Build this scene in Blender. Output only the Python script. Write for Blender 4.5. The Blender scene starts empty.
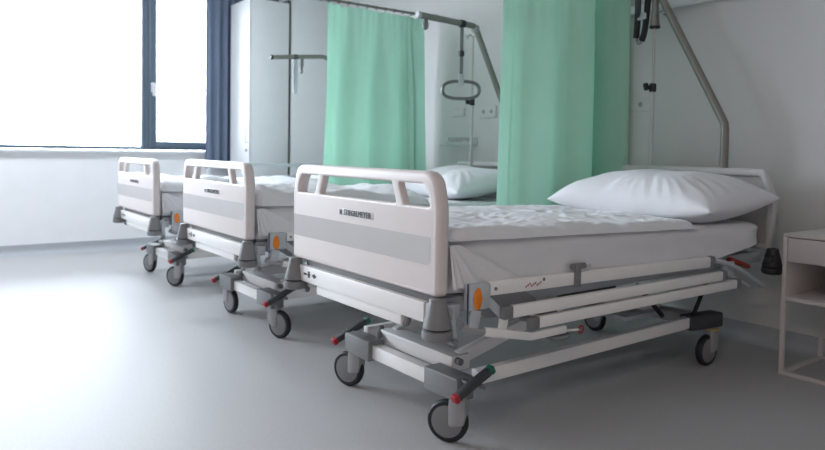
import bpy, bmesh, math, random
from mathutils import Vector, Matrix, noise
random.seed(7)
C = bpy.context.scene.collection
PI = math.pi
R = math.radians

# ------------------------------------------------------------------ materials
def mat(name, col, rough=.5, metal=0.0, bump=0.0, bscale=40.0, var=0.0, vscale=6.0, transl=0.0, coat=0.0, spec=.5):
    m = bpy.data.materials.new(name); m.use_nodes = True
    nt = m.node_tree; b = nt.nodes['Principled BSDF']; out = nt.nodes['Material Output']
    b.inputs['Roughness'].default_value = rough; b.inputs['Metallic'].default_value = metal
    b.inputs['Coat Weight'].default_value = coat; b.inputs['Specular IOR Level'].default_value = spec
    tc = nt.nodes.new('ShaderNodeTexCoord')
    n = nt.nodes.new('ShaderNodeTexNoise'); n.inputs['Scale'].default_value = vscale; n.inputs['Detail'].default_value = 4
    nt.links.new(tc.outputs['Object'], n.inputs['Vector'])
    r = nt.nodes.new('ShaderNodeValToRGB'); r.color_ramp.elements[0].position = .3; r.color_ramp.elements[1].position = .7
    v = max(var, .015)
    r.color_ramp.elements[0].color = tuple(c*(1-v) for c in col)+(1,)
    r.color_ramp.elements[1].color = tuple(min(1, c*(1+v)) for c in col)+(1,)
    nt.links.new(n.outputs['Fac'], r.inputs['Fac']); nt.links.new(r.outputs['Color'], b.inputs['Base Color'])
    if bump:
        n2 = nt.nodes.new('ShaderNodeTexNoise'); n2.inputs['Scale'].default_value = bscale; n2.inputs['Detail'].default_value = 5
        nt.links.new(tc.outputs['Object'], n2.inputs['Vector'])
        bp = nt.nodes.new('ShaderNodeBump'); bp.inputs['Strength'].default_value = bump; bp.inputs['Distance'].default_value = .02
        nt.links.new(n2.outputs['Fac'], bp.inputs['Height']); nt.links.new(bp.outputs['Normal'], b.inputs['Normal'])
    if transl:
        t = nt.nodes.new('ShaderNodeBsdfTranslucent'); mx = nt.nodes.new('ShaderNodeMixShader'); mx.inputs[0].default_value = transl
        nt.links.new(r.outputs['Color'], t.inputs['Color'])
        nt.links.new(b.outputs[0], mx.inputs[1]); nt.links.new(t.outputs[0], mx.inputs[2]); nt.links.new(mx.outputs[0], out.inputs['Surface'])
    return m

M = dict(
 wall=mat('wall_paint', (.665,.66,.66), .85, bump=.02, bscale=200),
 wallwin=mat('window_wall_paint', (.88,.88,.90), .85, bump=.02, bscale=200),  # paler than the back wall, standing in for bounced light
 wallwarm=mat('warm_wall_paint', (.42,.38,.36), .9),
 ceil=mat('ceiling_paint', (.84,.84,.83), .9),
 floor=mat('floor_vinyl', (.44,.435,.44), .52, bump=.012, bscale=60, var=.04, vscale=90, spec=.34),
 cove=mat('cove_vinyl', (.42,.44,.47), .5, var=.03, vscale=60),
 shell=mat('bed_shell_plastic', (.70,.635,.62), .42),  # slight pink in the colour stands in for warm light on the near side
 headshell=mat('headboard_plastic_shaded', (.56,.555,.555), .45),  # bed shell greyed, with the shade at the head end put into its colour
 stripe=mat('bed_stripe_plastic', (.45,.425,.42), .5),
 white=mat('white_powder_coat', (.86,.84,.83), .38),
 grey=mat('grey_powder_coat', (.33,.33,.34), .45),
 midgrey=mat('grey_plastic', (.19,.195,.20), .5),
 bumper=mat('bumper_plastic', (.20,.20,.205), .3),
 dark=mat('dark_plastic', (.045,.048,.055), .5),
 black=mat('black_rubber', (.014,.014,.016), .6),
 steel=mat('brushed_steel', (.50,.48,.45), .34, .85),
 grip_metal=mat('grip_metal', (.16,.165,.165), .35, .4),
 tube=mat('satin_tube', (.25,.24,.22), .4, .55),
 linen=mat('white_linen', (.80,.80,.82), .9, bump=.22, bscale=9, transl=.05, spec=.2),
 sheet=mat('sheet_linen', (.74,.74,.76), .9, bump=.06, bscale=10, spec=.2),
 pillow=mat('pillow_linen', (.76,.76,.79), .9, bump=.12, bscale=9, spec=.2),
 curtain=mat('mint_curtain', (.63,.85,.75), .85, bump=.06, bscale=8, transl=.5, spec=.15),
 drape=mat('blue_grey_drape', (.17,.21,.29), .9, bump=.05, bscale=10, spec=.2),  # lightened so the colour carries the window glare
 frame=mat('window_frame_paint', (.10,.135,.18), .45),
 sill=mat('sill_laminate', (.85,.86,.88), .4),
 cab=mat('cabinet_laminate', (.80,.82,.84), .38),
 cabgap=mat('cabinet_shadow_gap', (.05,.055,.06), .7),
 table=mat('table_laminate', (.62,.57,.555), .5),
 orange=mat('orange_reflector', (.86,.23,.01), .3),
 red=mat('red_plastic', (.38,.02,.03), .45),
 redbrown=mat('red_lever_plastic', (.28,.03,.015), .45),
 green=mat('green_plastic', (.01,.13,.075), .45),
 yellow=mat('yellow_ring', (.55,.38,.04), .5),
 blue=mat('blue_trim', (.03,.06,.16), .4),
 light=mat('light_grey_plastic', (.50,.53,.56), .4),
 plate=mat('nameplate_grey', (.62,.61,.62), .5),
 ink=mat('ink', (.06,.06,.07), .6),
 tyre=mat('tyre_rubber', (.012,.013,.018), .55),
 disc=mat('wheel_disc', (.21,.21,.215), .45),
 chrome=mat('window_handle_metal', (.75,.76,.78), .25, .3),
)
g = bpy.data.materials.new('window_glass'); g.use_nodes = True
nt = g.node_tree; nt.nodes.remove(nt.nodes['Principled BSDF'])
tr = nt.nodes.new('ShaderNodeBsdfTransparent'); gl = nt.nodes.new('ShaderNodeBsdfGlossy'); gl.inputs['Roughness'].default_value = .02
fr = nt.nodes.new('ShaderNodeFresnel'); fr.inputs['IOR'].default_value = 1.45
mx = nt.nodes.new('ShaderNodeMixShader'); nt.links.new(fr.outputs[0], mx.inputs[0]); nt.links.new(tr.outputs[0], mx.inputs[1])
nt.links.new(gl.outputs[0], mx.inputs[2]); nt.links.new(mx.outputs[0], nt.nodes['Material Output'].inputs['Surface'])
M['glass'] = g
g2 = bpy.data.materials.new('clear_acrylic'); g2.use_nodes = True
b = g2.node_tree.nodes['Principled BSDF']; b.inputs['Base Color'].default_value = (.8,.82,.83,1); b.inputs['Alpha'].default_value = .35; b.inputs['Roughness'].default_value = .15
M['acrylic'] = g2
e = bpy.data.materials.new('fill_lamp_glow'); e.use_nodes = True
b = e.node_tree.nodes['Principled BSDF']; b.inputs['Emission Color'].default_value = (1,.72,.55,1); b.inputs['Emission Strength'].default_value = 1.6
M['glow'] = e

e = bpy.data.materials.new('fill_panel_glow'); e.use_nodes = True
b = e.node_tree.nodes['Principled BSDF']; b.inputs['Emission Color'].default_value = (.84,.92,1,1); b.inputs['Emission Strength'].default_value = 3
M['panelglow'] = e
# ------------------------------------------------------------------ mesh helpers
def link(o, parent=None):
    C.objects.link(o)
    if parent: o.parent = parent
    return o
def finish(name, bm, m, parent=None, smooth=True, angle=35, loc=None):
    bmesh.ops.recalc_face_normals(bm, faces=bm.faces)
    me = bpy.data.meshes.new(name); bm.to_mesh(me); bm.free()
    if smooth:
        for p in me.polygons: p.use_smooth = True
        me.set_sharp_from_angle(angle=R(angle))
    me.materials.append(M[m])
    o = bpy.data.objects.new(name, me)
    if loc: o.location = loc
    return link(o, parent)
class B:
    def __init__(s): s.bm = bmesh.new()
    def merge(s, b2, mtx=None):
        if mtx: bmesh.ops.transform(b2, matrix=mtx, verts=b2.verts)
        me = bpy.data.meshes.new('tmp'); b2.to_mesh(me); b2.free(); s.bm.from_mesh(me); bpy.data.meshes.remove(me)
    def box(s, x0,x1,y0,y1,z0,z1, bev=.004, mtx=None, seg=2):
        b = bmesh.new(); bmesh.ops.create_cube(b, size=1)
        for v in b.verts: v.co = Vector(((x0+x1)/2+v.co.x*(x1-x0), (y0+y1)/2+v.co.y*(y1-y0), (z0+z1)/2+v.co.z*(z1-z0)))
        if bev: bmesh.ops.bevel(b, geom=list(b.edges), offset=min(bev, .45*min(abs(x1-x0),abs(y1-y0),abs(z1-z0))), segments=seg, affect='EDGES', profile=.5)
        s.merge(b, mtx); return s
    def bar(s, a, c, w, h, bev=.003, up=Vector((0,0,1))):   # rectangular bar from a to c: w sideways, h along up
        a, c = Vector(a), Vector(c); d = c-a; L = d.length; d.normalize()
        sx = d.cross(up).normalized(); uz = sx.cross(d)
        mtx = Matrix(((sx.x,d.x,uz.x,a.x),(sx.y,d.y,uz.y,a.y),(sx.z,d.z,uz.z,a.z),(0,0,0,1)))
        return s.box(-w/2,w/2,0,L,-h/2,h/2,bev,mtx)
    def lathe(s, prof, mtx=None, n=28):                       # (radius, z) profile about z
        b = bmesh.new(); rings = []
        for r, z in prof:
            rings.append([b.verts.new((r*math.cos(2*PI*k/n), r*math.sin(2*PI*k/n), z)) for k in range(n)])
        for i in range(len(rings)-1):
            for k in range(n): b.faces.new((rings[i][k], rings[i][(k+1)%n], rings[i+1][(k+1)%n], rings[i+1][k]))
        b.faces.new(rings[0][::-1]); b.faces.new(rings[-1])
        s.merge(b, mtx); return s
    def cyl(s, a, c, r, r2=None, n=20, bev=.0):
        a, c = Vector(a), Vector(c); d = c-a
        q = d.to_track_quat('Z','Y').to_matrix().to_4x4(); q.translation = a
        L = d.length; r2 = r if r2 is None else r2
        e_ = min(bev, L*.3)
        prof = [(r-e_,0),(r,e_),(r2,L-e_),(r2-e_,L)] if e_ else [(r,0),(r2,L)]
        return s.lathe(prof, q, n)
    def tube(s, pts, r, n=12, closed=False, sub=6, flat=1.0, fax=None):   # swept tube through smoothed points
        P = [Vector(p) for p in pts]
        if sub > 1 and len(P) > 2:
            Q = []; N = len(P)
            rng = range(N) if closed else range(N-1)
            for i in rng:
                p0 = P[(i-1)%N] if closed else P[max(i-1,0)]; p1 = P[i]; p2 = P[(i+1)%N]; p3 = P[(i+2)%N] if closed else P[min(i+2,N-1)]
                for k in range(sub):
                    t = k/sub
                    Q.append(.5*((2*p1)+(p2-p0)*t+(2*p0-5*p1+4*p2-p3)*t*t+(3*p1-p0-3*p2+p3)*t**3))
            if not closed: Q.append(P[-1])
            P = Q
        b = bmesh.new(); rings = []; N = len(P); ref = None
        for i, p in enumerate(P):
            d = (P[(i+1)%N]-P[i-1]) if closed else (P[min(i+1,N-1)]-P[max(i-1,0)])
            d.normalize()
            if ref is None: ref = d.orthogonal().normalized()
            ref = (ref - d*ref.dot(d)).normalized(); bi = d.cross(ref)
            rings.append([b.verts.new(p+(ref*math.cos(2*PI*k/n)+bi*math.sin(2*PI*k/n))*r) for k in range(n)])
        for i in range(N if closed else N-1):
            A, D = rings[i], rings[(i+1)%N]
            off = 0
            if closed and i == N-1:
                off = min(range(n), key=lambda o_: (A[0].co-D[o_].co).length)
            for k in range(n): b.faces.new((A[k], A[(k+1)%n], D[(k+1+off)%n], D[(k+off)%n]))
        if not closed: b.faces.new(rings[0][::-1]); b.faces.new(rings[-1])
        s.merge(b); return s
    def prism(s, poly, axis, a, c, bev=.004):                 # polygon (two coords) extruded along axis
        b = bmesh.new()
        def P3(p, t):
            return {'x':(t,p[0],p[1]),'y':(p[0],t,p[1]),'z':(p[0],p[1],t)}[axis]
        v0 = [b.verts.new(P3(p,a)) for p in poly]; v1 = [b.verts.new(P3(p,c)) for p in poly]
        b.faces.new(v0[::-1]); b.faces.new(v1)
        for i in range(len(poly)): b.faces.new((v0[i], v0[(i+1)%len(poly)], v1[(i+1)%len(poly)], v1[i]))
        bmesh.ops.recalc_face_normals(b, faces=b.faces)
        if bev: bmesh.ops.bevel(b, geom=list(b.edges), offset=bev, segments=2, affect='EDGES', profile=.5)
        s.merge(b); return s
    def out(s, name, m, parent=None, angle=35): return finish(name, s.bm, m, parent, True, angle)
def thing(name, loc, label, cat, group=None, rz=0):
    o = bpy.data.objects.new(name, None); link(o); o.location = loc; o.rotation_euler = (0,0,rz); o.empty_display_size = .1
    return tag(o, label, cat, group)
def tag(o, label, cat, group=None):
    o['label'] = label; o['category'] = cat
    if group: o['group'] = group
    return o
def struct(o): o['kind'] = 'structure'; return o
def copy_tree(o, parent=None):
    c = o.copy(); C.objects.link(c); c.parent = parent
    if parent is not None: c.matrix_parent_inverse = o.matrix_parent_inverse
    for ch in list(o.children): copy_tree(ch, c)
    return c
def curve_panel(name, outer, holes, depth, bevel, m, parent, y, plane='y'):
    """closed outlines in x,z -> solid plate with rounded rims (converted curve)"""
    cu = bpy.data.curves.new(name, 'CURVE'); cu.dimensions = '2D'; cu.fill_mode = 'BOTH'
    cu.extrude = depth/2-bevel; cu.bevel_depth = bevel; cu.bevel_resolution = 3; cu.offset = -bevel
    for poly in [outer]+holes:
        sp = cu.splines.new('POLY'); sp.points.add(len(poly)-1); sp.use_cyclic_u = True
        for p, q in zip(sp.points, poly): p.co = (q[0], q[1], 0, 1)
    t = bpy.data.objects.new('t', cu); C.objects.link(t)
    dg = bpy.context.evaluated_depsgraph_get(); me = bpy.data.meshes.new_from_object(t.evaluated_get(dg))
    bpy.data.objects.remove(t); bpy.data.curves.remove(cu)
    me.transform(Matrix.Rotation(R(90),4,'X')); me.transform(Matrix.Translation((0,y,0)))
    bm = bmesh.new(); bm.from_mesh(me); bpy.data.meshes.remove(me)
    bmesh.ops.remove_doubles(bm, verts=bm.verts, dist=.0002)
    return finish(name, bm, m, parent, True, 40)
def rounded(pts, rads, n=7):
    out = []; N = len(pts)
    for i in range(N):
        p = Vector(pts[i]); a = (Vector(pts[i-1])-p); c = (Vector(pts[(i+1)%N])-p)
        r = rads[i] if isinstance(rads,(list,tuple)) else rads
        ang = a.angle(c); t = min(r/math.tan(ang/2), .48*a.length, .48*c.length); a.normalize(); c.normalize()
        p0, p2 = p+a*t, p+c*t
        for k in range(n+1):
            u = k/n; out.append(tuple(p0*(1-u)**2+p*2*u*(1-u)+p2*u*u))
    return out
def text_mesh(name, s, size, m, parent, mtx, squash=1.0):
    cu = bpy.data.curves.new(name,'FONT'); cu.body = s; cu.size = size; cu.align_x = 'CENTER'; cu.align_y = 'CENTER'; cu.extrude = .0008; cu.offset = 0; cu.resolution_u = 2
    t = bpy.data.objects.new('t', cu); C.objects.link(t)
    dg = bpy.context.evaluated_depsgraph_get(); me = bpy.data.meshes.new_from_object(t.evaluated_get(dg))
    bpy.data.objects.remove(t); bpy.data.curves.remove(cu)
    me.transform(Matrix.Diagonal((squash,1,1,1))); me.transform(mtx); me.materials.clear(); me.materials.append(M[m])
    return link(bpy.data.objects.new(name, me), parent)

# ------------------------------------------------------------------ room
XW, YH, XR, YB, ZC = -5.05, -.24, 3.9, -9.4, 2.95
o = struct(B().box(XW-.25, XR+.2, YB-.2, YH+.2, -.12, 0, 0).out('floor','floor'))
o = struct(B().box(XW-.25, XR+.2, YB-.2, YH+.2, ZC, ZC+.1, 0).out('ceiling','ceil'))
struct(B().box(XW-.25, XR+.2, YH, YH+.18, 0, ZC, 0).out('wall_back','wall'))
struct(B().box(XR, XR+.15, YB, YH, 0, ZC, 0).out('wall_right','wallwarm'))
struct(B().box(XW-.25, XR+.2, YB-.15, YB, 0, ZC, 0).out('wall_front','wallwarm'))
WY0, WY1, WZ0, WZ1 = -8.8, -.62, .985, 2.72      # window opening
bw = B(); bw.box(XW-.22, XW, YB, YH, 0, WZ0-.025, 0); bw.box(XW-.22, XW, YB, YH, WZ1, ZC, 0)
bw.box(XW-.22, XW, YB, WY0, WZ0-.03, WZ1, 0); bw.box(XW-.22, XW, WY1, YH, WZ0-.03, WZ1, 0)
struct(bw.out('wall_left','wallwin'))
def cove(poly, axis, a, c, name):
    struct(B().prism(poly, axis, a, c, 0).out(name, 'cove'))
cp = [(0,0)]+[(.055-.05*math.sin(t*PI/16), .055-.05*math.cos(t*PI/16)) for t in range(9)]
# profile: floor edge at .06 from wall, curved up to the wall, top at .095
prof = [(0,0),(.07,.0),(.055,.003),(.035,.010),(.019,.022),(.010,.040),(.007,.06),(.007,.098),(.0,.1)]
cove([(YH-p[0], p[1]) for p in prof], 'x', XW, XR, 'baseboard_back')
def prism_y(name, prof_, a, c):
    struct(B().prism([(XW+p[0], p[1]) for p in prof_], 'y', a, c, 0).out(name,'cove'))
prism_y('baseboard_left', prof, YB, YH)
struct(B().box(XW-.17, XW+.045, WY0, WY1, WZ0-.03, WZ0-.004, .006).out('trim_1','sill'))
# window 1 (fixed pane) and window 2 (opening sash) share the mullion line
def window(n, y0, y1, z0, z1, sash):
    f = B(); x0, x1 = XW-.13, XW-.05
    fw = .035
    f.box(x0+.002,x1-.002,y0+.002,y1-.002,z0+.001,z0+fw,.002); f.box(x0+.002,x1-.002,y0+.002,y1-.002,z1-fw,z1-.001,.002); f.box(x0,x1,y0,y0+fw,z0,z1,.002); f.box(x0,x1,y1-fw,y1,z0,z1,.002)
    if sash:
        a,b_,c,d = y0+.03,y1-.03,z0+.03,z1-.03; w=.075; xs0,xs1=XW-.11,XW-.03
        f.box(xs0+.002,xs1-.002,a+.002,b_-.002,c+.001,c+.062,.002); f.box(xs0+.002,xs1-.002,a+.002,b_-.002,d-w,d-.001,.002); f.box(xs0,xs1,a,a+w,c,d,.006); f.box(xs0,xs1,b_-w,b_,c,d,.006)
    fo = struct(f.out('window_%d'%n,'frame'))
    struct(B().box(XW-.095,XW-.089,y0+.02,y1-.02,z0+.02,z1-.02,0).out('window_glass','glass',fo))
    return fo
window(1, WY0, -2.008, WZ0, WZ1, False)
w2 = window(2, -2.008, WY1, WZ0, WZ1, True)
h = B(); h.box(XW-.03,XW-.012,-1.964,-1.926,1.57,1.67,.006); h.cyl((XW-.02,-1.945,1.64),(XW+.03,-1.945,1.64),.011)
h.box(XW+.018,XW+.036,-1.962,-1.930,1.53,1.66,.008); struct(h.out('window_handle','chrome',w2))

# outside: pale overcast haze is the world itself
w = bpy.data.worlds.new('World'); bpy.context.scene.world = w; w.use_nodes = True
nt = w.node_tree; bg = nt.nodes['Background']
tc = nt.nodes.new('ShaderNodeTexCoord'); sp = nt.nodes.new('ShaderNodeSeparateXYZ'); rp = nt.nodes.new('ShaderNodeValToRGB')
nt.links.new(tc.outputs['Generated'], sp.inputs[0]); ma = nt.nodes.new('ShaderNodeMath'); ma.operation='ADD'; ma.inputs[1].default_value=.03; nt.links.new(sp.outputs['Z'], ma.inputs[0]); nt.links.new(ma.outputs[0], rp.inputs['Fac'])
rp.color_ramp.elements[0].position = 0; rp.color_ramp.elements[0].color = (.16,.17,.18,1)
rp.color_ramp.elements[1].position = .001; rp.color_ramp.elements[1].color = (.80,.90,1.0,1)
nt.links.new(rp.outputs[0], bg.inputs['Color']); bg.inputs['Strength'].default_value = 9.5

# ------------------------------------------------------------------ curtains
def cloth_sheet(bm, g_, thick):
    nj, ni = len(g_)-1, len(g_[0])-1; F_=[]; K_=[]
    for j in range(nj+1):
        a=[]; b=[]
        for i in range(ni+1):
            du = g_[j][min(i+1,ni)]-g_[j][max(i-1,0)]; dv = g_[min(j+1,nj)][i]-g_[max(j-1,0)][i]
            n_ = du.cross(dv).normalized()*thick/2
            a.append(bm.verts.new(g_[j][i]+n_)); b.append(bm.verts.new(g_[j][i]-n_))
        F_.append(a); K_.append(b)
    for j in range(nj):
        for i in range(ni):
            bm.faces.new((F_[j][i],F_[j][i+1],F_[j+1][i+1],F_[j+1][i])); bm.faces.new((K_[j][i],K_[j+1][i],K_[j+1][i+1],K_[j][i+1]))
        bm.faces.new((F_[j][0],F_[j+1][0],K_[j+1][0],K_[j][0])); bm.faces.new((F_[j][ni],K_[j][ni],K_[j+1][ni],F_[j+1][ni]))
    for i in range(ni):
        bm.faces.new((F_[0][i],K_[0][i],K_[0][i+1],F_[0][i+1])); bm.faces.new((F_[nj][i],F_[nj][i+1],K_[nj][i+1],K_[nj][i]))
def curtain_mesh(name, m, parent, path, z0, z1, per, amp, flare=0.0, thick=.0022, seed=0, nz=40, scallop=.012):
    """path: list of (x,y); folds across it; cloth hangs from z1 to z0"""
    P = [Vector(p) for p in path]; seg = [0]
    for i in range(1,len(P)): seg.append(seg[-1]+(P[i]-P[i-1]).length)
    L = seg[-1]; nu = max(40,int(L/.008)); bm = bmesh.new(); grid = []
    rnd = random.Random(seed)
    ph = [rnd.uniform(0,6.28) for _ in range(4)]
    for j in range(nz+1):
        v = j/nz; row = []
        for i in range(nu+1):
            s_ = i/nu*L; k = 0
            while k < len(seg)-2 and seg[k+1] < s_: k += 1
            t = (s_-seg[k])/(seg[k+1]-seg[k]); 
            p0 = P[max(k-1,0)]; p1=P[k]; p2=P[k+1]; p3=P[min(k+2,len(P)-1)]
            p = .5*((2*p1)+(p2-p0)*t+(2*p0-5*p1+4*p2-p3)*t*t+(3*p1-p0-3*p2+p3)*t**3)
            d = (p2-p1).normalized(); nrm = Vector((d.y,-d.x))
            a = amp*(.35+.65*min(1,v*2.2)) 
            f = a*(math.sin(2*PI*s_/per+ph[0]+.5*math.sin(s_*5+ph[1])+.25*v)+.18*math.sin(4.3*PI*s_/per+ph[2]+v*.6))
            f += .006*math.sin(2*PI*s_/.07+ph[3])*max(0,1-v*3)
            c = P[0].lerp(P[-1],.5)
            p = p + nrm*f + (p-c)*flare*v
            sag = scallop*abs(math.sin(PI*s_/.085))*max(0,1-v*12)
            row.append(Vector((p.x,p.y,z1+(z0-z1)*v-(scallop-sag)*max(0,1-v*12))))
        grid.append(row)
    cloth_sheet(bm, grid, thick)
    return finish(name, bm, m, parent, True, 80)
def rail_and_curtain(x, ya, yb, zr, pts, label_c, label_r, seed, per, amp, z0, flare):
    t = thing('curtain_rail', (x, YH, zr), label_r, 'curtain rail')
    r = B(); r.cyl((0,0,0),(0,ya-YH-.06,0),.011); r.out('rail','tube',t)
    f = B(); f.cyl((0,-.001,0),(0,-.02,0),.03); f.out('wall_flange','light',t)
    f = B(); f.cyl((0,ya-YH-.06,0),(0,ya-YH-.085,0),.016, bev=.004); f.out('end_cap','midgrey',t)
    n = int(abs(yb-ya)/.085)
    for k in range(n+1):
        y = ya+(yb-ya)*k/n
        q = B(); q.tube([(.016*math.cos(a),0,.016*math.sin(a)-.004) for a in [2*PI*i/12 for i in range(12)]], .0028, 6, True, 1)
        o_ = q.out('curtain_ring','dark',t); o_.location = (0, y-YH, 0)
    c = curtain_mesh('privacy_curtain','curtain',None,pts,z0,zr-.028,per,amp,flare,seed=seed)
    tag(c, label_c, 'curtain')
rail_and_curtain(-2.62, -1.31, -.42, 2.19, [(-2.60,-1.34),(-2.62,-1.10),(-2.60,-.9),(-2.63,-.7),(-2.60,-.56),(-2.66,-.50),(-2.60,-.38)],
    'mint green privacy curtain hanging from a ringed rail, farther one beside the trapeze grip',
    'thin grey curtain rail with dark rings above the farther green curtain', 3, .30, .052, .62, .13)
rail_and_curtain(-.76, -1.20, -.38, 2.19, [(-.80,-1.185),(-.77,-1.10),(-.80,-1.0),(-.77,-.80),(-.79,-.62),(-.755,-.42),(-.83,-.40),(-.84,-.34),(-.74,-.31),(-.66,-.30),(-.575,-.285)],
    'wide mint green privacy curtain between the nearest bed and the middle bed, nearer one',
    'curtain rail carrying the nearer green curtain, above the picture edge', 11, .40, .036, .52, .05)
dr = curtain_mesh('window_drape','drape',None,[(-4.97,-1.435),(-4.96,-1.2),(-4.97,-1.0),(-4.965,-.8),(-4.97,-.62)],.80,2.9,.085,.022,0,seed=5,nz=20,scallop=0)
tag(dr,'dark blue-grey window drape hanging in narrow folds beside the tall cabinet','drape')

# ------------------------------------------------------------------ cabinets
t = thing('wardrobe', (-4.64,-.98,0), 'tall pale wardrobe beside the dark drape, with handle slot and lock', 'wardrobe')
B().box(-.245,.245,-.20,.21,.08,2.52,.003).out('body','cab',t)
B().box(-.235,.235,-.19,.21,.0,.08,0).out('plinth','cabgap',t)
d = B().box(-.245,.245,-.222,-.202,.082,2.518,.003).out('door','cab',t)
q = B()
for a in ((.155,.225,1.075,1.081),(.155,.225,1.222,1.228)): q.box(a[0],a[1],-.226,-.2215,a[2],a[3],0)
q.box(.155,.161,-.226,-.2215,1.075,1.228,0)
q.out('handle_slot','midgrey',d)
q = B(); q.cyl((.185,-.2215,1.0),(.185,-.232,1.0),.017,bev=.003); q.box(.181,.189,-.234,-.231,.99,1.01,0); q.out('lock','grey',d)
t = thing('wardrobe', (-4.64,-.49,0), 'tall pale cabinet against the back wall, behind the dark vertical gap', 'wardrobe')
B().box(-.245,.240,-.245,.24,.08,2.60,.003).out('body','cab',t)
B().box(-.235,.225,-.20,.24,.0,.08,0).out('plinth','cabgap',t)
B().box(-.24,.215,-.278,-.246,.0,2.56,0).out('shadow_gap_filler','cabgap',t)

# ------------------------------------------------------------------ bed prototype
S2 = (-1,1)
FB0, FBT = .564, .958
def make_bed(label, cat='hospital bed'):
    t = thing('hospital_bed', (0,0,0), label, cat)
    # footboard
    out = rounded([(-.491,FB0),(.489,FB0),(.491,.84),(.466,FBT),(-.468,FBT),(-.493,.84)], [.02,.02,.12,.075,.075,.12])
    rim = rounded([(-.444,.59),(.444,.59),(.446,.84),(.424,.916),(-.424,.916),(-.446,.84)], [.01,.01,.08,.05,.05,.08])[::-1]
    ins = rounded([(-.470,.575),(.470,.575),(.470,.84),(.448,.946),(-.448,.946),(-.470,.84)], [.01,.01,.1,.06,.06,.1])
    zt, zb = .917, .844
    wB = rounded([(-.262,zb),(.262,zb),(.232,zt),(-.232,zt)], [.008]*4, 4)[::-1]
    wC = rounded([(.306,zb),(.445,zb),(.437,.885),(.412,zt),(.272,zt)], [.008,.008,.03,.022,.008], 4)[::-1]
    wA = [(-x,z) for x,z in wC][::-1]
    fb = curve_panel('footboard', out, [rim], .050, .017, 'shell', t, .030)
    curve_panel('centre_panel', ins, [wA,wB,wC], .030, .007, 'shell', fb, .0195)
    st = rounded([(-.478,.662),(.452,.662),(.452,.750),(-.478,.750)], [.004,.02,.003,.004], 4)
    b_ = B(); b_.prism(st,'y',.0038,.02,0); b_.out('stripe_panel','stripe',fb)
    mt = Matrix.Translation((.024,.0005,.7875)) @ Matrix.Rotation(R(90),4,'X')
    b_ = B(); b_.box(-.105,.128,.0035,.01,.7745,.8005,.001); npl = b_.out('name_plate','plate',fb)
    text_mesh('lettering','STIEGELMEYER', .030, 'ink', fb, Matrix.Translation((.022,.0015,.7875)) @ Matrix.Rotation(R(90),4,'X'), .94)
    b_ = B(); b_.box(-.100,-.098,.0015,.004,.778,.797,0); b_.box(-.089,-.087,.0015,.004,.778,.797,0); b_.box(-.098,-.089,.0015,.004,.778,.780,0); b_.box(-.098,-.089,.0015,.004,.795,.797,0); b_.box(-.096,-.091,.0015,.004,.784,.791,0)
    b_.out('logo_mark','ink',fb)
    # dark mounting strip between footboard and beam
    B().box(-.43,.43,.040,.07,.520,.572,.004).out('footboard_bracket','midgrey',t)
    # foot beam + control sticker
    fbm = B().box(-.452,.405,.018,.055,.470,.536,.003).out('foot_beam','white',t)
    q = B(); q.box(-.412,-.388,.0165,.019,.500,.508,0); q.out('control_icon','ink',fbm)
    q = B(); q.box(-.375,-.361,.0165,.019,.492,.518,.0); q.box(-.380,-.356,.0165,.019,.500,.507,0); q.out('control_icon','ink',fbm)
    q = B(); q.box(-.338,-.308,.0165,.019,.500,.508,0); q.cyl((-.323,.019,.504),(-.323,.0162,.504),.009,n=12); q.out('control_icon','ink',fbm)
    B().box(.405,.445,.022,.05,.475,.535,.006).out('beam_end','grey',fbm)
    ext = B().box(-.325,.265,.03,.065,.430,.468,.003).out('extension_bar','white',t)
    for s in S2:
        q = B(); q.tube([(s*.290-.03,.05,.434),(s*.304-.03,.05,.438),(s*.311-.03,.05,.455),(s*.308-.03,.05,.470)],.012,10); q.out('grip_end','midgrey',ext)
    # corner bumpers: foot light grey, head dark
    for s in S2:
        for y, m_, sc, nm in ((.015,'bumper',1,'corner_bumper'),(2.19,'dark',1,'head_bumper')):
            q = B(); q.lathe([(.023,.562),(.027,.559),(.031,.54),(.046,.478),(.047,.472)], n=32)
            o_ = q.out(nm, m_, t); o_.location = (s*(.482 if y < 1 else .462),y,0)
            q = B(); q.lathe([(.044,.473),(.044,.467),(.043,.466)], n=32); q.out('groove','black',o_)
            q = B(); q.lathe([(.043,.466),(.049,.463),(.050,.444),(.047,.436),(.040,.431)], n=32); q.out('roller',m_,o_)
            q = B(); q.box(-.02 if s>0 else -.05,.05 if s<0 else .02,-.018+ (.03 if y<1 else -.03),.018+(.03 if y<1 else -.03),.49,.53,.006); q.out('bracket','grey' if y<1 else 'dark',o_)
    # headboard: frame + recessed panel
    out = rounded([(-.465,.55),(.455,.55),(.475,.80),(.418,.958),(-.440,.958),(-.485,.80)], [.02,.02,.08,.03,.03,.08])
    inn = rounded([(-.425,.58),(.425,.58),(.432,.80),(.392,.918),(-.392,.918),(-.432,.80)], [.02,.02,.05,.02,.02,.05])[::-1]
    hb = curve_panel('headboard', out, [inn], .044, .014, 'headshell', t, 2.19)
    b_ = B(); b_.box(-.428,.428,2.19,2.20,.575,.80,0); b_.prism([(-.432,.79),(.432,.79),(.394,.92),(-.394,.92)],'y',2.19,2.20,0); b_.out('headboard_panel','stripe',hb)
    # deck frame
    for s in S2:
        q = B(); q.box(s*.415-.014,s*.415+.014,.08,2.14,.492,.545,.004)
        fr_ = q.out('side_beam','light',t)
        q = B()
        for y in (.30,.36,.45,1.13,1.28,1.36,1.47): q.cyl((s*.4285,y,.525),(s*.431,y,.525),.009,n=12)
        q.out('screw','dark',fr_)
    q = B()
    for y in (.10,.75,1.3,2.1): q.box(-.40,.40,y-.02,y+.02,.50,.54,.004)
    q.out('cross_beam','grey',t)
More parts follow.
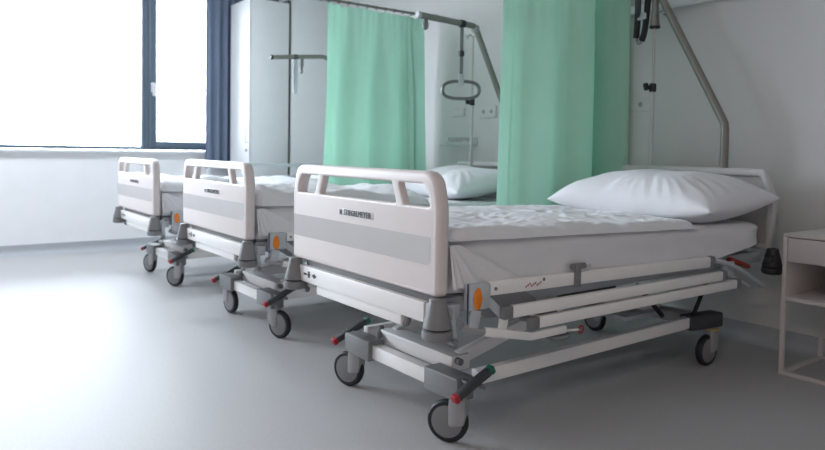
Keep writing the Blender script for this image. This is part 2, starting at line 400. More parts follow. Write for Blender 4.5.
    q = B(); q.box(-.41,.41,.09,.72,.540,.560,.006); q.box(-.41,.41,.74,1.18,.540,.560,.006); q.box(-.41,.41,1.2,2.08,.520,.540,.006)
    q.out('mattress_platform','grey',t)
    q = B(); q.box(.33,.40,.72,1.02,.46,.535,.008); q.out('actuator','dark',t)
    q = B(); q.tube([(.30,1.30,.44),(.30,1.50,.275)],.011,8,sub=1); q.out('gas_spring','black',t); q = B(); q.tube([(.36,1.66,.27),(.36,1.78,.44)],.010,8,sub=1); q.out('gas_spring','black',t)
    B().box(-.36,.30,2.203,2.250,.495,.548,.005).out('head_frame_bar','grey',t)
    # side rails
    def siderail(s, raised=False):
        P = bpy.data.objects.new('side_rail', None)
        if raised:
            zs = [(.23,1.60,.882),(.23,1.60,.76),(.23,1.60,.64)]
        x = s*.492
        q = B(); q.prism([(.20,.545),(.20,.50),(.26,.46),(.44,.44),(.52,.46),(.50,.50),(.42,.545)],'x',s*.432,s*.440,.0) 
        sr = q.out('side_rail','light' if False else 'grey',t)
        dims = [(.225,1.555,.572,.548,.023),(.318,1.640,.486,.480,.021),(.448,1.765,.433,.431,.020)]
        if raised: dims = [(.62,1.98,.868,.868,.013),(.62,1.98,.76,.76,.013),(.62,1.98,.65,.65,.013)]
        for k,(y0,y1,z0,z1,hh) in enumerate(dims):
            q = B(); xx = s*(.487 if k == 0 else .50); q.bar((xx,y0,z0),(xx,y1,z1),.024,hh*2,.005); bar = q.out('rail_bar','white' if not raised else 'light',sr)
            for e_,(ya,yb,za) in enumerate(((y0-.045,y0,z0),(y1,y1+.035,z1))):
                if k==0 and e_==0 and not raised: continue
                q = B(); q.box(xx-.014,xx+.014,ya,yb,za-hh*1.08,za+hh*1.08,.007); q.out('rail_end_cap','midgrey',bar)
            if k==0 and not raised:
                q = B(); q.cyl((xx+s*.0125,.245,.572-.001),(xx+s*.0145,.245,.571),.006,n=12); q.cyl((xx+s*.0125,.475,.58),(xx+s*.0145,.475,.58),.006,n=12)
                q.out('rivet','midgrey',bar)
                q = B()
                for i in range(9): q.box(min(xx+s*.0125,xx+s*.0135),max(xx+s*.0125,xx+s*.0135),.385+i*.009,.390+i*.009,.560+.004*(i%3),.566+.004*(i%3),0)
                q.out('warning_print','red',bar)
        if raised:
            q = B()
            for y in (.75,1.3,1.85): q.box(min(s*.48,s*.50),max(s*.48,s*.50),y-.015,y+.015,.53,.86,.004)
            q.out('rail_post','light',sr); return sr
        # housing with orange reflector
        q = B(); q.box(min(s*.470,s*.505),max(s*.470,s*.505),.125,.222,.508,.597,.012); hs = q.out('release_housing','light',sr)
        q = B(); q.box(min(s*.497,s*.503),max(s*.499,s*.503),.121,.125,.47,.600,.002); q.out('blue_edge','blue',hs)
        q = B(); q.lathe([(.001,0),(.014,.001),(.0185,.004),(.0145,.008),(.001,.009)], Matrix.Translation((s*.504,.160,.548)) @ Matrix.Rotation(R(90)*s,4,'Y') @ Matrix.Diagonal((1.95,1,1,1)), 24)
        q.out('orange_reflector','orange',hs)
        q = B(); q.bar((s*.49,.165,.51),(s*.49,.150,.450),.020,.045,.005,Vector((0,1,0))); q.bar((s*.485,.215,.54),(s*.485,.31,.46),.01,.03,.004); q.out('housing_arm','light',hs)
        # bent lower link
        q = B(); q.tube([(s*.485,.112,.462),(s*.49,.14,.446),(s*.492,.20,.434)],.013,10); q.out('link_elbow','grey',sr)
        q = B(); q.bar((s*.495,.20,.434),(s*.495,.42,.386),.018,.030,.006); q.bar((s*.495,.415,.386),(s*.495,.60,.386),.018,.029,.006)
        q.bar((s*.49,.295,.47),(s*.49,.285,.41),.014,.035,.004,Vector((0,1,0))); q.out('lower_link','white',sr)
        q = B(); q.tube([(s*.492,.59,.380),(s*.492,.675,.372)],.0045,8); q.out('hook_rod','white',sr)
        q = B(); q.tube([(s*.492,.690+.014*math.cos(a),.370+.014*math.sin(a)) for a in [2*PI*i/10 for i in range(10)]],.0035,6,True,1); q.out('ring_hook','red',sr)
        q = B(); q.lathe([(.02,0),(.045,.006),(.05,.012),(.048,.016),(.02,.018)], Matrix.Translation((s*.45,.60,.335)) @ Matrix.Diagonal((1,1,1.7,1)),20); q.out('cup','midgrey',sr)
        q = B(); q.bar((s*.45,.445,.47),(s*.45,.60,.43),.012,.03,.004); q.cyl((s*.44,.43,.44),(s*.50,.43,.44),.012); q.out('rail_pivot','midgrey',sr)
        # slanted head links
        q = B(); q.tube([(s*.490,1.60,.552),(s*.492,1.70,.530),(s*.494,1.84,.480),(s*.494,2.03,.395)],.011,10); q.cyl((s*.480,2.03,.395),(s*.508,2.03,.395),.014)
        q.tube([(s*.480,1.72,.475),(s*.480,1.80,.450),(s*.480,1.93,.400)],.009,8); q.box(min(s*.46,s*.478),max(s*.46,s*.478),1.70,1.80,.455,.53,.006); q.out('head_link','light',sr)
        q = B(); q.bar((s*.45,1.80,.535),(s*.46,1.95,.49),.03,.022,.006); q.out('release_lever','redbrown',sr)
        return sr
    srs = {s: siderail(s) for s in S2}
    # hinged lever under the housing
    for s in S2:
        q = B(); q.bar((s*.482,.060,.535),(s*.492,.068,.425),.014,.034,.004,Vector((0,1,0))); q.box(min(s*.43,s*.47),max(s*.43,s*.47),.05,.12,.48,.53,.006)
        lv = q.out('hinge_lever','light',t)
        q = B(); q.cyl((s*.47,.068,.420),(s*.510,.068,.420),.012,bev=.002); q.out('pivot_bolt','midgrey',lv)
    # clip on the near side
    q = B(); q.box(.497,.511,.635,.662,.535,.618,.004); q.box(.488,.505,.62,.70,.598,.620,.006); q.out('mattress_clip','midgrey',t)
    q = B(); q.box(.503,.512,.70,.715,.602,.616,.002); q.out('clip_button','light',t)
    # chassis
    cf = B().box(-.20,.20,.215,.262,.166,.222,.004).out('foot_crossbar','white',t)
    for s in S2:
        pl_ = [(s*.185,.158),(s*.185,.240),(s*.366,.240),(s*.373,.234),(s*.373,.160),(s*.30,.160),(s*.29,.158)]
        q = B(); q.prism(pl_ if s>0 else pl_[::-1],'y',.195,.272,.004)
        q.out('corner_cover','midgrey',t)
        q = B(); q.bar((s*.355,.29,.228),(s*.355,1.63,.240),.034,.052,.004); q.out('chassis_beam','white',t)
        q = B(); q.prism([(1.61,.205),(1.61,.274),(1.87,.262),(1.882,.252),(1.882,.190),(1.70,.198)],'x',min(s*.32,s*.385),max(s*.32,s*.385),.005); q.out('head_cover','dark',t)
        # lift arms
        q = B(); q.bar((s*.205,.34,.250),(s*.205,1.20,.460),.035,.05,.005); q.out('lift_arm','white',t)
        q = B(); q.bar((s*.19,1.62,.275),(s*.19,.80,.475),.03,.045,.005); q.out('lift_arm','white',t)
    q = B(); q.box(-.235,.235,.285,.375,.212,.270,.006); q.out('lift_crossmember','white',t)
    for s in S2: B().cyl((s*.230,.31,.252),(s*.258,.31,.252),.013).out('pivot','midgrey',t)
    B().bar((-.20,.25,.23),(-.26,.31,.27),.02,.02).out('lever_link','midgrey',t)
    B().box(-.33,.33,1.66,1.74,.215,.265,.005).out('head_crossbar','grey',t)
    B().box(-.12,.25,1.30,1.56,.262,.285,.005).out('chassis_tray','light',t)
    # casters
    for i,(cx,cy) in enumerate(((.342,.232),(-.345,.240),(.345,1.850),(-.345,1.88))):
        q = B(); q.lathe([(.024,.155),(.026,.160),(.026,.205),(.022,.21)]); q.prism([(-.030,.185),(-.030,.10),(-.024,.070),(.024,.058),(.034,.066),(.034,.14),(.028,.185)],'y',-.024,.024,.008)
        ca = q.out('caster','grey',t); ca.location = (cx,cy,0); ca['slot'] = i
        q = B(); mw = Matrix.Translation((.04,.0,.0755)) @ Matrix.Rotation(R(90),4,'X')
        q.lathe([(.058,-.0155),(.068,-.0155),(.0735,-.011),(.0755,-.004),(.0755,.004),(.0735,.011),(.068,.0155),(.058,.0155)], mw, 48); q.out('tyre','tyre',ca)
        q = B(); q.lathe([(.010,-.0185),(.050,-.0178),(.057,-.016),(.057,.016),(.050,.0178),(.010,.0185)], mw, 48); q.out('wheel_disc','disc',ca)
        if cy > 1: q = B(); q.lathe([(.034,.172),(.034,.179)]); q.out('ring','yellow',ca)
    # brake pedals
    for s,(ya,za,yb,zb_) in ((1,(.130,.200,.305,.278)),(-1,(.170,.185,.355,.262))):
        a = Vector((s*.430,ya,za)); c = Vector((s*.430,yb,zb_)); L = c-a
        q = B(); q.bar(a+L*.10,c-L*.10,.028,.028,.006); q.cyl((s*.38,(ya+yb)/2,(za+zb_)/2-.006),(s*.435,(ya+yb)/2,(za+zb_)/2-.006),.012); pd = q.out('brake_pedal','dark',t)
        q = B(); q.bar(a,a+L*.11,.030,.028,.005); q.out('red_pedal_tip','red',pd)
        q = B(); q.bar(c-L*.11,c,.030,.028,.005); q.out('green_pedal_tip','green',pd)
        q = B(); q.cyl((s*.432,(ya+yb)/2+.03,(za+zb_)/2-.012),(s*.452,(ya+yb)/2+.03,(za+zb_)/2-.012),.009); q.out('pedal_bolt','midgrey',pd)
    return t, srs

# ------------------------------------------------------------------ bedding prototypes (bed-local coordinates)
def nz3(x,y,z,s): return noise.noise(Vector((x*s,y*s,z*s)))
def mattress_mesh(name='mattress'):
    """rounded slab 0.9 x 1.95 with sheet folds on the sides near the foot"""
    bm = bmesh.new(); x1, y0, y1, z0, z1 = .470, .062, 2.11, .562, .738
    nu, nv = 220, 26
    # perimeter param -> rings from bottom to top, then closed by top grid rings shrinking
    per = []
    def sup(t):
        c, s = math.cos(t), math.sin(t); n = 14.0
        k = (abs(c)**n+abs(s)**n)**(-1/n); return c*k, s*k
    rings = []
    cx, cy, hx, hy = 0, (y0+y1)/2, x1, (y1-y0)/2
    hs = [(0,.985),(.1,1),(.3,1.0),(.6,1.0),(.85,1.0),(.95,.985),(1,.96)]
    prof = []
    for k in range(14):
        u = k/13; prof.append((u, 1))
    for j in range(nv):
        row = []
        if j < 16: u = j/15; z = z0+(z1-z0)*u; ins = .03*max(0,(u-.75)/.25)**2
        else: u = 1; z = z1; ins = .03+(j-15)/(nv-15)*1.0
        for i in range(nu):
            c, s = sup(2*PI*i/nu)
            if j < 16: px, py = c*(hx-ins), cy+s*(hy-ins)
            else:
                f = 1-(j-15)/(nv-15); px, py = c*(hx-.03)*f, cy+s*(hy-.03)*f
            n_ = Vector((c/hx, s/hy, 0)).normalized()
            if j < 16:
                # pleats near the foot corner on the long sides + soft folds
                d = max(0, 1-(py-y0)/.36)
                fold = .012*d*math.sin((py-y0)*85-(z-z0)*55)*(1-u*.4)
                fold += .008*nz3(px*1.0,py*2.2,z*6,2.0)+.004*math.sin(py*14+z*22)*max(0,(py-1.5)/.5)
                px += n_.x*fold; py += n_.y*fold*.5
            else: z = z1+.004*nz3(px,py,0,6)
            # deck slopes slightly to the head end
            zz = z - .046*((py-y0)/(y1-y0))*(.4+.6*j/15 if j<15 else 1)
            if j < 15: zz += .055*max(0,(py-1.62)/.45)*(1-j/15)
            row.append(bm.verts.new((px,py,zz)))
        rings.append(row)
    for j in range(nv-1):
        for i in range(nu): bm.faces.new((rings[j][i],rings[j][(i+1)%nu],rings[j+1][(i+1)%nu],rings[j+1][i]))
    bm.faces.new(rings[0][::-1]); bm.faces.new(rings[-1])
    return finish(name, bm, 'sheet', None, True, 60)
def sheet_corner():   # fan of tucked sheet pleats hanging over the foot corner of the mattress
    bm = bmesh.new(); n, m_ = 90, 30; g_ = []
    for j in range(m_+1):
        v = .12+.88*j/m_; row = []
        for i in range(n+1):
            u = i/n; th = -R(92)+u*R(66)
            r_ = min(.158/max(.12,-math.sin(th)), .36)*v
            f = .010*v*(math.sin(u*26+1.5*math.sin(u*5))+.5*math.sin(u*11+2))
            row.append(Vector((.4745+.010*v*(1-u)+f*(1-.6*u), .064+r_*math.cos(th)+.012*v, .742+r_*math.sin(th))))
        g_.append(row)
    cloth_sheet(bm, g_, .002)
    return bm
def duvet_mesh(yend=1.50, seed=0.0, yend_far=None, name='duvet', puff=0.0):
    """puffy folded cover; top height field + rounded overhanging rim"""
    nx, ny = 120, 190; bm = bmesh.new(); hx, y0 = .477, .066
    yf = yend if yend_far is None else yend_far
    zb = .742
    def h(u, v):   # u,v in -1..1 / 0..1
        ex = max(0,(abs(u)-.86)/.14); e0 = max(0,(.045-v)/.045); e1 = max(0,(v-.95)/.05)
        e_ = min(1, math.sqrt(ex*ex+e0*e0+e1*e1)); return math.sqrt(max(0,1-e_**2.4))
    top = []; bot = []
    for j in range(ny+1):
        v = j/ny; rt=[]; rb=[]
        for i in range(nx+1):
            u = -1+2*i/nx
            ye = yf+(yend-yf)*(u+1)/2
            corner = 0.0
            y = y0+v*(ye-y0)
            x = u*hx*(1+.006*nz3(0,y,seed,5)*0) 
            x += (.010*nz3(u,y,seed,2.5)+.006*nz3(u,y,seed+3,7))*abs(u)**4
            y += .018*nz3(x,v,seed+7,3)*v**6
            hh = h(u,v)
            p = Vector((x*3.2,y*2.1,seed))
            w1 = noise.noise(p*1.6)*.011
            q_ = Vector((x*4.0+.8*y, y*12-x*4.0, seed+4)); w2 = (.35-abs(noise.noise(q_)))*.015
            q3 = Vector((x*15+y*6, y*11+x*7, seed+9)); w3 = (.35-abs(noise.noise(q3)))*.008
            th = .016+.006*(1-v)+(w1+w2+w3)*1.15+puff*(1+1.2*noise.noise(Vector((x*3,y*3.5,seed+20))))
            zs = zb-.050*(y-y0)/2.0; zt = zs+ .008*hh + th*hh
            droop = -.006*max(0,(abs(u)-.93)/.07)
            rt.append(bm.verts.new((x,y,zt+droop))); rb.append(None if (i in (0,nx) or j in (0,ny)) else bm.verts.new((x*.985,y0+(y-y0)*.992+.004,zs)))
        top.append(rt); bot.append(rb)
    for j in range(ny+1):
        for i in range(nx+1):
            if bot[j][i] is None: bot[j][i] = top[j][i]
    for j in range(ny):
        for i in range(nx):
            bm.faces.new((top[j][i],top[j][i+1],top[j+1][i+1],top[j+1][i]))
            f = [bot[j][i],bot[j+1][i],bot[j+1][i+1],bot[j][i+1]]
            if len(set(f)) == 4:
                try: bm.faces.new(f)
                except ValueError: pass
    return finish(name, bm, 'linen', None, True, 80)
def pillow_mesh(w, d, th, seed=0.0, name='pillow', crease=1.0, ear=.05):
    nx, ny = 110, 80; bm = bmesh.new(); T=[]; Bt=[]
    for j in range(ny+1):
        v = -1+2*j/ny; rt=[]; rb=[]
        for i in range(nx+1):
            u = -1+2*i/nx
            # pincushion outline: edges pulled in between pointed corners
            x = u*w/2*(1-ear*(1-v*v)*abs(u)**3*1.2); y = v*d/2*(1-ear*1.3*(1-u*u)*abs(v)**3)
            prof = (max(0,1-abs(u)**2.6)*max(0,1-abs(v)**2.6))**.52
            r_ = Vector((x*4,y*4,seed))
            wv = noise.noise(r_*1.2)*.020*prof
            edge = 1-prof
            a = math.atan2(v,u)
            cr = (.5-abs(noise.noise(Vector((math.cos(a)*5, math.sin(a)*5+u*1.5, seed+5+v)))))*.020*crease*prof*min(1,edge*2.2)
            z = prof*th*.55+wv+cr
            rt.append(bm.verts.new((x,y,z)))
            rb.append(rt[-1] if (i in (0,nx) or j in (0,ny)) else bm.verts.new((x,y,-prof*th*.43)))
        T.append(rt); Bt.append(rb)
    for j in range(ny):
        for i in range(nx):
            bm.faces.new((T[j][i],T[j][i+1],T[j+1][i+1],T[j+1][i]))
            f = [Bt[j][i],Bt[j+1][i],Bt[j+1][i+1],Bt[j][i+1]]
            if len(set(f)) == 4:
                try: bm.faces.new(f)
                except ValueError: pass
    bmesh.ops.remove_doubles(bm, verts=bm.verts, dist=1e-5)
    return finish(name, bm, 'pillow', None, True, 80)

# ------------------------------------------------------------------ beds in place
BEDS = {3:(-.005,-2.678,0.0), 2:(-1.616,-2.617,-.010), 1:(-3.228,-2.611,-.026)}
ANG = {3:(-148.9,-158,-92,176.3), 2:(19.6,6.5,150,120), 1:(-149.9,-160.8,-100,60)}
LBL = {3:'nearest hospital bed in front of the nearer green curtain, large lettering on its footboard',
       2:'middle hospital bed, between the nearest bed and the one closest to the window',
       1:'farthest hospital bed, closest to the window, its far side rail raised'}
bed0, srs0 = make_bed(LBL[3])
beds = {3: bed0}
for k in (2,1): beds[k] = copy_tree(bed0); beds[k]['label'] = LBL[k]
for k,b_ in beds.items():
    x,y,dz = BEDS[k]; b_.location = (x,y,0)
    b_['group'] = 'row of hospital beds'
    for ch in b_.children:
        base = ch.name.split('.')[0]
        if base not in ('caster','corner_cover','chassis_beam','head_cover','foot_crossbar','lift_crossmember','pivot','lever_link','head_crossbar','chassis_tray','brake_pedal','lift_arm','gas_spring'):
            ch.location.z += dz                               # deck height of this bed
        if 'slot' in ch:
            ch.rotation_euler = (0,0,R(ANG[k][int(ch['slot'])]))
            del ch['slot']
# the far side rail of the farthest bed is raised
for ch in list(beds[1].children):
    if ch.name.startswith('side_rail') and sum(v.co.x for v in ch.data.vertices) < 0:
        for gc in list(ch.children):
            for gg in list(gc.children): bpy.data.objects.remove(gg)
            bpy.data.objects.remove(gc)
        bpy.data.objects.remove(ch)
q = B(); q.box(-.499,-.487,.62,1.98,.852,.884,.005); q.box(-.499,-.487,.62,1.98,.74,.772,.005)
rr = q.out('side_rail','light',beds[1])
for y in (.75,1.85):
    q = B(); q.box(-.486,-.472,y-.015,y+.015,.50,.865,.004); q.out('rail_post','light',rr)

def at(o_, k, dx=0, dy=0, dz=0): o_.location = (BEDS[k][0]+dx, BEDS[k][1]+dy, dz+BEDS[k][2]); return o_
m3 = mattress_mesh(); tuck = finish('tucked_corner', sheet_corner(), 'linen', m3, True, 60)
tag(m3,'white sheeted mattress on the nearest bed, tucked folds at its foot corner','mattress','bed mattresses'); at(m3,3)
for k,l in ((2,'white sheeted mattress on the middle bed'),(1,'white sheeted mattress on the farthest bed beside the window')):
    c = copy_tree(m3); c['label'] = l; at(c,k)
d3 = duvet_mesh(1.50, 0.0, 1.66); tag(d3,'crumpled white duvet folded flat over the nearest mattress','duvet','white duvets'); at(d3,3)
d2 = duvet_mesh(1.20, 5.3, 1.30, puff=.050); tag(d2,'crumpled white duvet on the middle bed, behind its footboard','duvet','white duvets'); at(d2,2)
d1 = duvet_mesh(1.46, 9.1, 1.5, puff=.042); tag(d1,'white duvet on the farthest bed beside the window','duvet','white duvets'); at(d1,1)
def set_pillow(p, k, x, y, z, rx, rz): p.location = (BEDS[k][0]+x, BEDS[k][1]+y, z+BEDS[k][2]); p.rotation_euler = (R(rx),0,R(rz)); return p
p3 = pillow_mesh(.93,.65,.262,1.0,crease=1.5,ear=.03); tag(p3,'large plump white pillow on the nearest bed below the bent steel pole','pillow','bed pillows'); set_pillow(p3,3,.060,1.80,.796,4,1)
p2 = pillow_mesh(.86,.56,.21,6.0,crease=1.9); tag(p2,'creased white pillow on the middle bed below the hanging grip','pillow','bed pillows'); set_pillow(p2,2,-.02,1.80,.80,8,-6)
p1 = pillow_mesh(.86,.56,.18,9.0); tag(p1,'white pillow at the head of the farthest bed, behind the farther curtain','pillow','bed pillows'); set_pillow(p1,1,.0,1.85,.80,6,0)

# ------------------------------------------------------------------ lifting poles, grips, infusion poles
def arc_pts(pts, r, n=6):
    out = [Vector(pts[0])]
    for i in range(1,len(pts)-1):
        p = Vector(pts[i]); a = (Vector(pts[i-1])-p).normalized(); c = (Vector(pts[i+1])-p).normalized()
        t = r*math.tan((PI-a.angle(c))/2)
        for k in range(n+1):
            u = k/n; out.append((p+a*t)*(1-u)**2+p*2*u*(1-u)+(p+c*t)*u*u)
    out.append(Vector(pts[-1])); return out
def lifting_pole(base, pts, label, strap_at, strap_len, grip_dir, grip_w, dark=False, tilt=0, rad=.021, hh=.058, gm='grip_metal', cap='light', br=.12):
    """pts relative to base; strap_at = point on boom; grip hangs below"""
    t = thing('lifting_pole', base, label, 'lifting pole', 'patient lifting poles')
    pp = arc_pts(pts, br)
    q = B(); q.tube(pp, rad, 18, False, 1); q.out('pole','tube',t)
    q = B(); q.cyl((0,0,.0),(0,0,.09),.024,bev=.003); q.out('socket_sleeve','dark',t)
    e_ = Vector(pts[-1]); d_ = (e_-Vector(pts[-2])).normalized()
    q = B(); q.cyl(e_-d_*.005,e_+d_*.02,rad+.003,bev=.004); q.out('end_cap',cap,t)
    if dark: gm = 'dark'
    s0 = Vector(strap_at)
    # boom collar
    q = B(); q.cyl(s0-d_*.02,s0+d_*.02,rad+.005,bev=.003); q.out('collar','black',t)
    gtop = s0-Vector((0,0,strap_len))
    dirv = Vector(grip_dir).normalized(); mid = (s0+gtop)/2
    if strap_len > .1:
        lean = Vector((0,0,-1))
        q = B(); q.bar(s0-Vector((0,0,.02)), gtop+Vector((0,0,.05)), .007,.024,.002, up=dirv); st = q.out('strap','midgrey',t)
        q = B(); q.cyl(mid-Vector((0,0,.025)),mid+Vector((0,0,.012)),.019,bev=.004); q.out('strap_buckle','dark',st)
    q = B(); q.box(-.02,.02,-.014,.014,-.055,.02,.008,Matrix.Translation(gtop+Vector((0,0,.03))) @ Matrix.Rotation(math.atan2(dirv.y,dirv.x),4,'Z'))
    q.out('grip_mount','light',t)
    hw = grip_w/2
    loop = []
    c = gtop-Vector((0,0,hh))
    for i in range(28):
        a = 2*PI*i/28; ca, sa = math.cos(a), math.sin(a)
        k = (abs(ca)**2.8+abs(sa)**2.8)**(-1/2.8)
        lo = Vector((dirv.x*ca*k*hw, dirv.y*ca*k*hw, sa*k*hh))
        if tilt: lo = Matrix.Rotation(R(tilt),3,Vector((-dirv.y,dirv.x,0))) @ (lo-Vector((0,0,hh)))+Vector((0,0,hh))
        loop.append(c+lo)
    q = B(); q.tube(loop,.0115,10,True,1); q.out('grip',gm,t)
    return t
# middle bed: pole in its own lengthwise plane
bx,by,_ = BEDS[2]
t2 = lifting_pole((-1.41,-.452,.49), [(0,0,0),(0,-.03,.69),(0,-.405,1.385),(0,-.88,1.40)],
   'bent grey lifting pole over the middle bed with a hanging loop grip', (0,-.522,1.388), .385, (.55,.75,0), .245, br=.06)
q = B(); q.lathe([(.004,-.035),(.016,-.025),(.021,0),(.016,.025),(.004,.035)], Matrix.Translation((0,-.83,1.345)),16); q.out('end_hook','midgrey',t2)
q = B(); q.cyl((0,-.42,1.372),(0,-.385,1.366),.028,bev=.005); q.out('joint_sleeve','grey',t2)
# farthest bed
t1 = lifting_pole((-3.42,-.445,.49), [(0,0,0),(0,-.03,.69),(-.03,-.39,1.385),(-.08,-.925,1.335)],
   'grey lifting pole over the farthest bed, its loop grip seen edge-on', (-.065,-.71,1.354), .040, (-.42,-.9,0), .022, False, 0, .019, .14, 'light', 'dark')
q = B(); q.box(-.085,-.045,-.665,-.635,1.27,1.375,.008); q.box(-.08,-.05,-.66,-.64,1.21,1.27,.006); q.out('folded_strap','midgrey',t1)
# nearest bed: arm swung sideways along the wall
t3 = lifting_pole((.162,-.447,.49), [(0,0,0),(0,0,.70),(-.45,-.01,1.52),(-.80,-.02,1.53)],
   'thick bent metal lifting pole rising above the nearest pillow', (-.56,-.017,1.525), .06, (-.62,.8,0), .16, True, 0, .0215)
# dark looped grips of the nearest pole hang lower, on a second strap
def infusion_pole(base, h_, label, hook, clampz):
    t = thing('infusion_pole', base, label, 'infusion pole', 'infusion poles')
    q = B(); q.cyl((0,0,0),(0,0,clampz),.0125); q.out('outer_tube','headshell',t)
    q = B(); q.cyl((0,0,clampz),(0,0,h_),.0070); q.out('inner_rod','steel',t)
    q = B(); q.cyl((0,0,clampz-.02),(0,0,clampz+.03),.020,bev=.004); q.cyl((0,0,clampz+.005),(-.030,-.022,clampz+.012),.009); q.cyl((-.026,-.019,clampz-.010),(-.034,-.025,clampz+.032),.015,bev=.004); q.out('clamp_knob','black',t)
    for a in (0,PI/2,PI,1.5*PI):
        if not hook: break
        q = B(); q.tube([(0,0,h_-.01),(.035*math.cos(a),.035*math.sin(a),h_+.012),(.07*math.cos(a),.07*math.sin(a),h_-.012),(.085*math.cos(a),.085*math.sin(a),h_+.015)],.003,6,sub=4); q.out('bag_hook','steel',t)
    return t
infusion_pole((-.288,-.452,.55), 1.24, 'thin steel infusion pole with black clamp behind the nearest pillow', False, .86)
infusion_pole((-1.885,-.452,.55), 1.36, 'thin steel infusion pole with black clamp behind the middle bed pillow', True, .85)
# hand control of the nearest bed hung on the infusion pole: dark looped cable
hc = thing('hanging_hose', (-.300,-.47,1.68), 'black looped hose hanging from a grey clip at the top of the thin pole', 'hose')
q = B(); q.tube([(-.095,0,.34),(-.092,0,.20),(-.095,0,.09),(-.100,0,.035)],.018,12); q.tube([(-.020,0,.34),(-.030,0,.18),(-.040,0,.08),(-.060,0,.012)],.018,12); q.out('hose','black',hc)
q = B(); q.tube([(-.100,0,.036),(-.093,0,.012),(-.078,0,.0),(-.062,0,.010)],.009,10); q.out('loop_bend','grey',hc)
q = B(); q.box(-.085,-.022,-.020,.018,.135,.178,.008); q.out('clip','light',hc)
q = B(); q.lathe([(.027,.045),(.028,.052),(.023,.09),(.020,.14),(.018,.26),(.014,.27)], Matrix.Translation((.014,.018,.045)),20); q.out('sleeve','tube',hc)
q = B(); q.lathe([(.028,.036),(.030,.040),(.030,.048),(.027,.05)], Matrix.Translation((.014,.018,.045)),20); q.out('sleeve_rim','black',hc)
q = B(); q.tube([(.03,0,.15),(.07,.0,.17),(.11,0,.17),(.135,0,.16),(.115,0,.145),(.08,0,.150),(.14,0,.12),(.17,0,.115)],.0028,6); q.out('thin_wire','midgrey',hc)

# ------------------------------------------------------------------ wall fittings
def outlet(x, z, w_, h_, n, label):
    t = thing('wall_outlet', (x,YH,z), label, 'outlet')
    B().box(-w_/2,w_/2,-.012,0,-h_/2,h_/2,.003).out('plate','wall',t)
    for i in range(n):
        cx = (i-(n-1)/2)*.09
        q = B(); q.lathe([(.017,-.002),(.016,.0)], Matrix.Translation((cx,-.0135,0)) @ Matrix.Rotation(R(90),4,'X'),24); q.out('socket','grey',t)
outlet(-1.925,1.343,.19,.10,2,'double wall outlet beside the bent pole, right of the hanging grip')
outlet(-2.285,1.353,.15,.075,0,'blank wall plate just left of the infusion pole below the hanging grip')
outlet(-.51,1.337,.17,.085,1,'single wall outlet beside the nearer green curtain')
t = thing('wall_holder', (-2.235,YH,1.07), 'clear wall holder low on the back wall behind the middle bed pillow', 'holder')
q = B(); q.box(-.19,.19,-.006,0,0,.07,.002); q.box(-.19,.19,-.09,-.003,0,.006,.002); q.box(-.19,.19,-.09,-.084,0,.035,.002); q.out('tray','acrylic',t)
for x in (-.12,.10):
    q = B(); q.cyl((x,-.05,.006),(x,-.05,.045),.025,bev=.004); q.out('cup','light',t)
t = thing('wall_rail', (-.30,YH,1.925), 'pale equipment rail on the wall behind the hanging hose', 'wall rail')
q = B(); q.box(-.34,1.6,-.055,-.018,-.02,.03,.006); q.out('rail','cab',t)
for x in (-.25,.4,1.2):
    q = B(); q.box(x-.02,x+.02,-.02,0,-.02,.03,.003); q.out('bracket','light',t)

# ------------------------------------------------------------------ bedside table
t = thing('bedside_table', (.85,-.475,0), 'pale bedside table with drawer, open shelf and thin frame legs', 'bedside table')
x0,x1,y0,y1,H = -.245,.245,-.225,.205,.665
q = B(); q.box(x0,x1,y0,y1,H-.016,H,.002); q.out('top','table',t)
q = B(); q.box(x0,x0+.018,y0,y1,.352,H-.016,.001); q.box(x1-.018,x1,y0,y1,.352,H-.016,.001); q.box(x0+.018,x1-.018,y1-.015,y1,.37,H-.016,0); q.out('carcass','table',t)
q = B(); q.box(x0+.018,x1-.018,y0,y1,.352,.370,.001); q.out('shelf','table',t)
dw = B().box(x0+.021,x1-.021,y0+.001,y0+.018,.535,H-.020,.0015).out('drawer_front','table',t)
q = B(); q.box(x0+.019,x1-.019,y0+.018,y1-.02,.54,H-.03,0); q.out('drawer_box','table',t)
for a in (x0+.009,x1-.009):
    for b_ in (y0+.009,y1-.009):
        q = B(); q.box(a-.009,a+.009,b_-.009,b_+.009,.018,.352,.0); q.out('leg','table',t)
q = B(); q.box(x0,x1,y0,y0+.018,0,.018,.001); q.box(x0,x1,y1-.018,y1,0,.018,.001); q.box(x0+.001,x0+.017,y0+.001,y1-.001,0.0005,.017,0); q.box(x1-.017,x1-.001,y0+.001,y1-.001,0.0005,.017,0); q.out('floor_frame','table',t)

# ------------------------------------------------------------------ added fill lamp (unseen, warms and brightens the near side)
t = thing('fill_ceiling_light', (2.6,-5.9,ZC), 'added warm round fill light behind the viewpoint', 'ceiling light')
q = B(); q.lathe([(.30,0),(.30,-.05),(.27,-.06)]); q.out('housing','light',t)
q = B(); q.lathe([(.27,-.055),(.25,-.07),(.05,-.08)]); q.out('diffuser','glow',t)
L = bpy.data.lights.new('warm_fill','AREA'); L.shape='DISK'; L.size=.5; L.energy=20; L.color=(1,.82,.70)
lo = bpy.data.objects.new('warm_fill_light', L); lo.location=(2.6,-5.9,ZC-.1); link(lo)

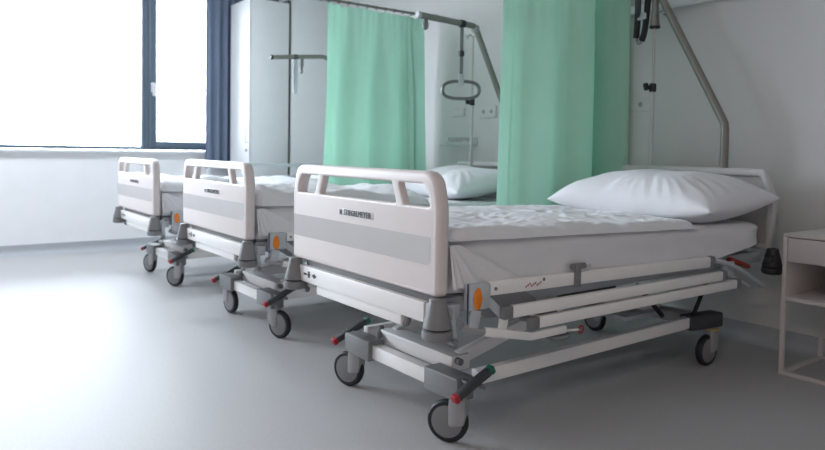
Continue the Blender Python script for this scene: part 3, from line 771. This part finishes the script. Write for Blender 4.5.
for px_, py_, en, lab in ((-3.7,-2.7,15,'added square fill light panel above the bed closest to the window'),(-3.9,-4.8,31,'added square fill light panel above the empty floor by the long window')):  # unseen panels added to brighten the window side of the room
    t = thing('fill_ceiling_light', (px_,py_,ZC), lab, 'ceiling light')
    q = B(); q.box(-.32,.32,-.32,.32,-.03,0,.004); q.out('housing','light',t)
    q = B(); q.box(-.29,.29,-.29,.29,-.034,-.029,.0); q.out('diffuser','panelglow',t)
    L = bpy.data.lights.new('panel_fill','AREA'); L.shape='SQUARE'; L.size=.56; L.energy=en; L.color=(.84,.92,1)
    lo = bpy.data.objects.new('panel_fill_light', L); lo.location=(px_,py_,ZC-.05); link(lo)
# daylight portals at the window
P_ = bpy.data.lights.new('daylight_portal','AREA'); P_.shape='RECTANGLE'; P_.size=WY1-WY0; P_.size_y=WZ1-WZ0; P_.cycles.is_portal = True
po = bpy.data.objects.new('daylight_portal', P_); po.location=(XW-.2,(WY0+WY1)/2,(WZ0+WZ1)/2); link(po)
po.rotation_euler = Matrix(((0,0,-1),(1,0,0),(0,-1,0))).to_euler()   # -Z axis points +X into the room

# ------------------------------------------------------------------ camera
yaw,pitch,roll,f = .92915,-.04201,.01639,686.546
F = Vector((-math.sin(yaw)*math.cos(pitch), math.cos(yaw)*math.cos(pitch), math.sin(pitch)))
r0 = F.cross(Vector((0,0,1))).normalized(); u0 = r0.cross(F)
Rv = r0*math.cos(roll)+u0*math.sin(roll); Uv = -r0*math.sin(roll)+u0*math.cos(roll)
cam = bpy.data.cameras.new('camera'); co = bpy.data.objects.new('camera', cam); link(co)
mt = Matrix((( Rv.x,Uv.x,-F.x,2.12913),(Rv.y,Uv.y,-F.y,-3.99659),(Rv.z,Uv.z,-F.z,1.02034),(0,0,0,1)))
co.matrix_world = mt
cam.sensor_width = 36; cam.lens = f*36/825; cam.shift_x = -1.79446/825; cam.shift_y = -45.19857/825
cam.dof.use_dof = True; cam.dof.focus_distance = 2.6; cam.dof.aperture_fstop = 2.8; cam.clip_start = .05
sc = bpy.context.scene; sc.camera = co
sc.view_settings.view_transform = 'Standard'; sc.view_settings.look = 'None'; sc.view_settings.gamma = 1; sc.view_settings.exposure = 0.98
try:
    sc.cycles.max_bounces = 10; sc.cycles.diffuse_bounces = 6; sc.cycles.use_denoising = True; sc.cycles.transparent_max_bounces = 12
except Exception: pass
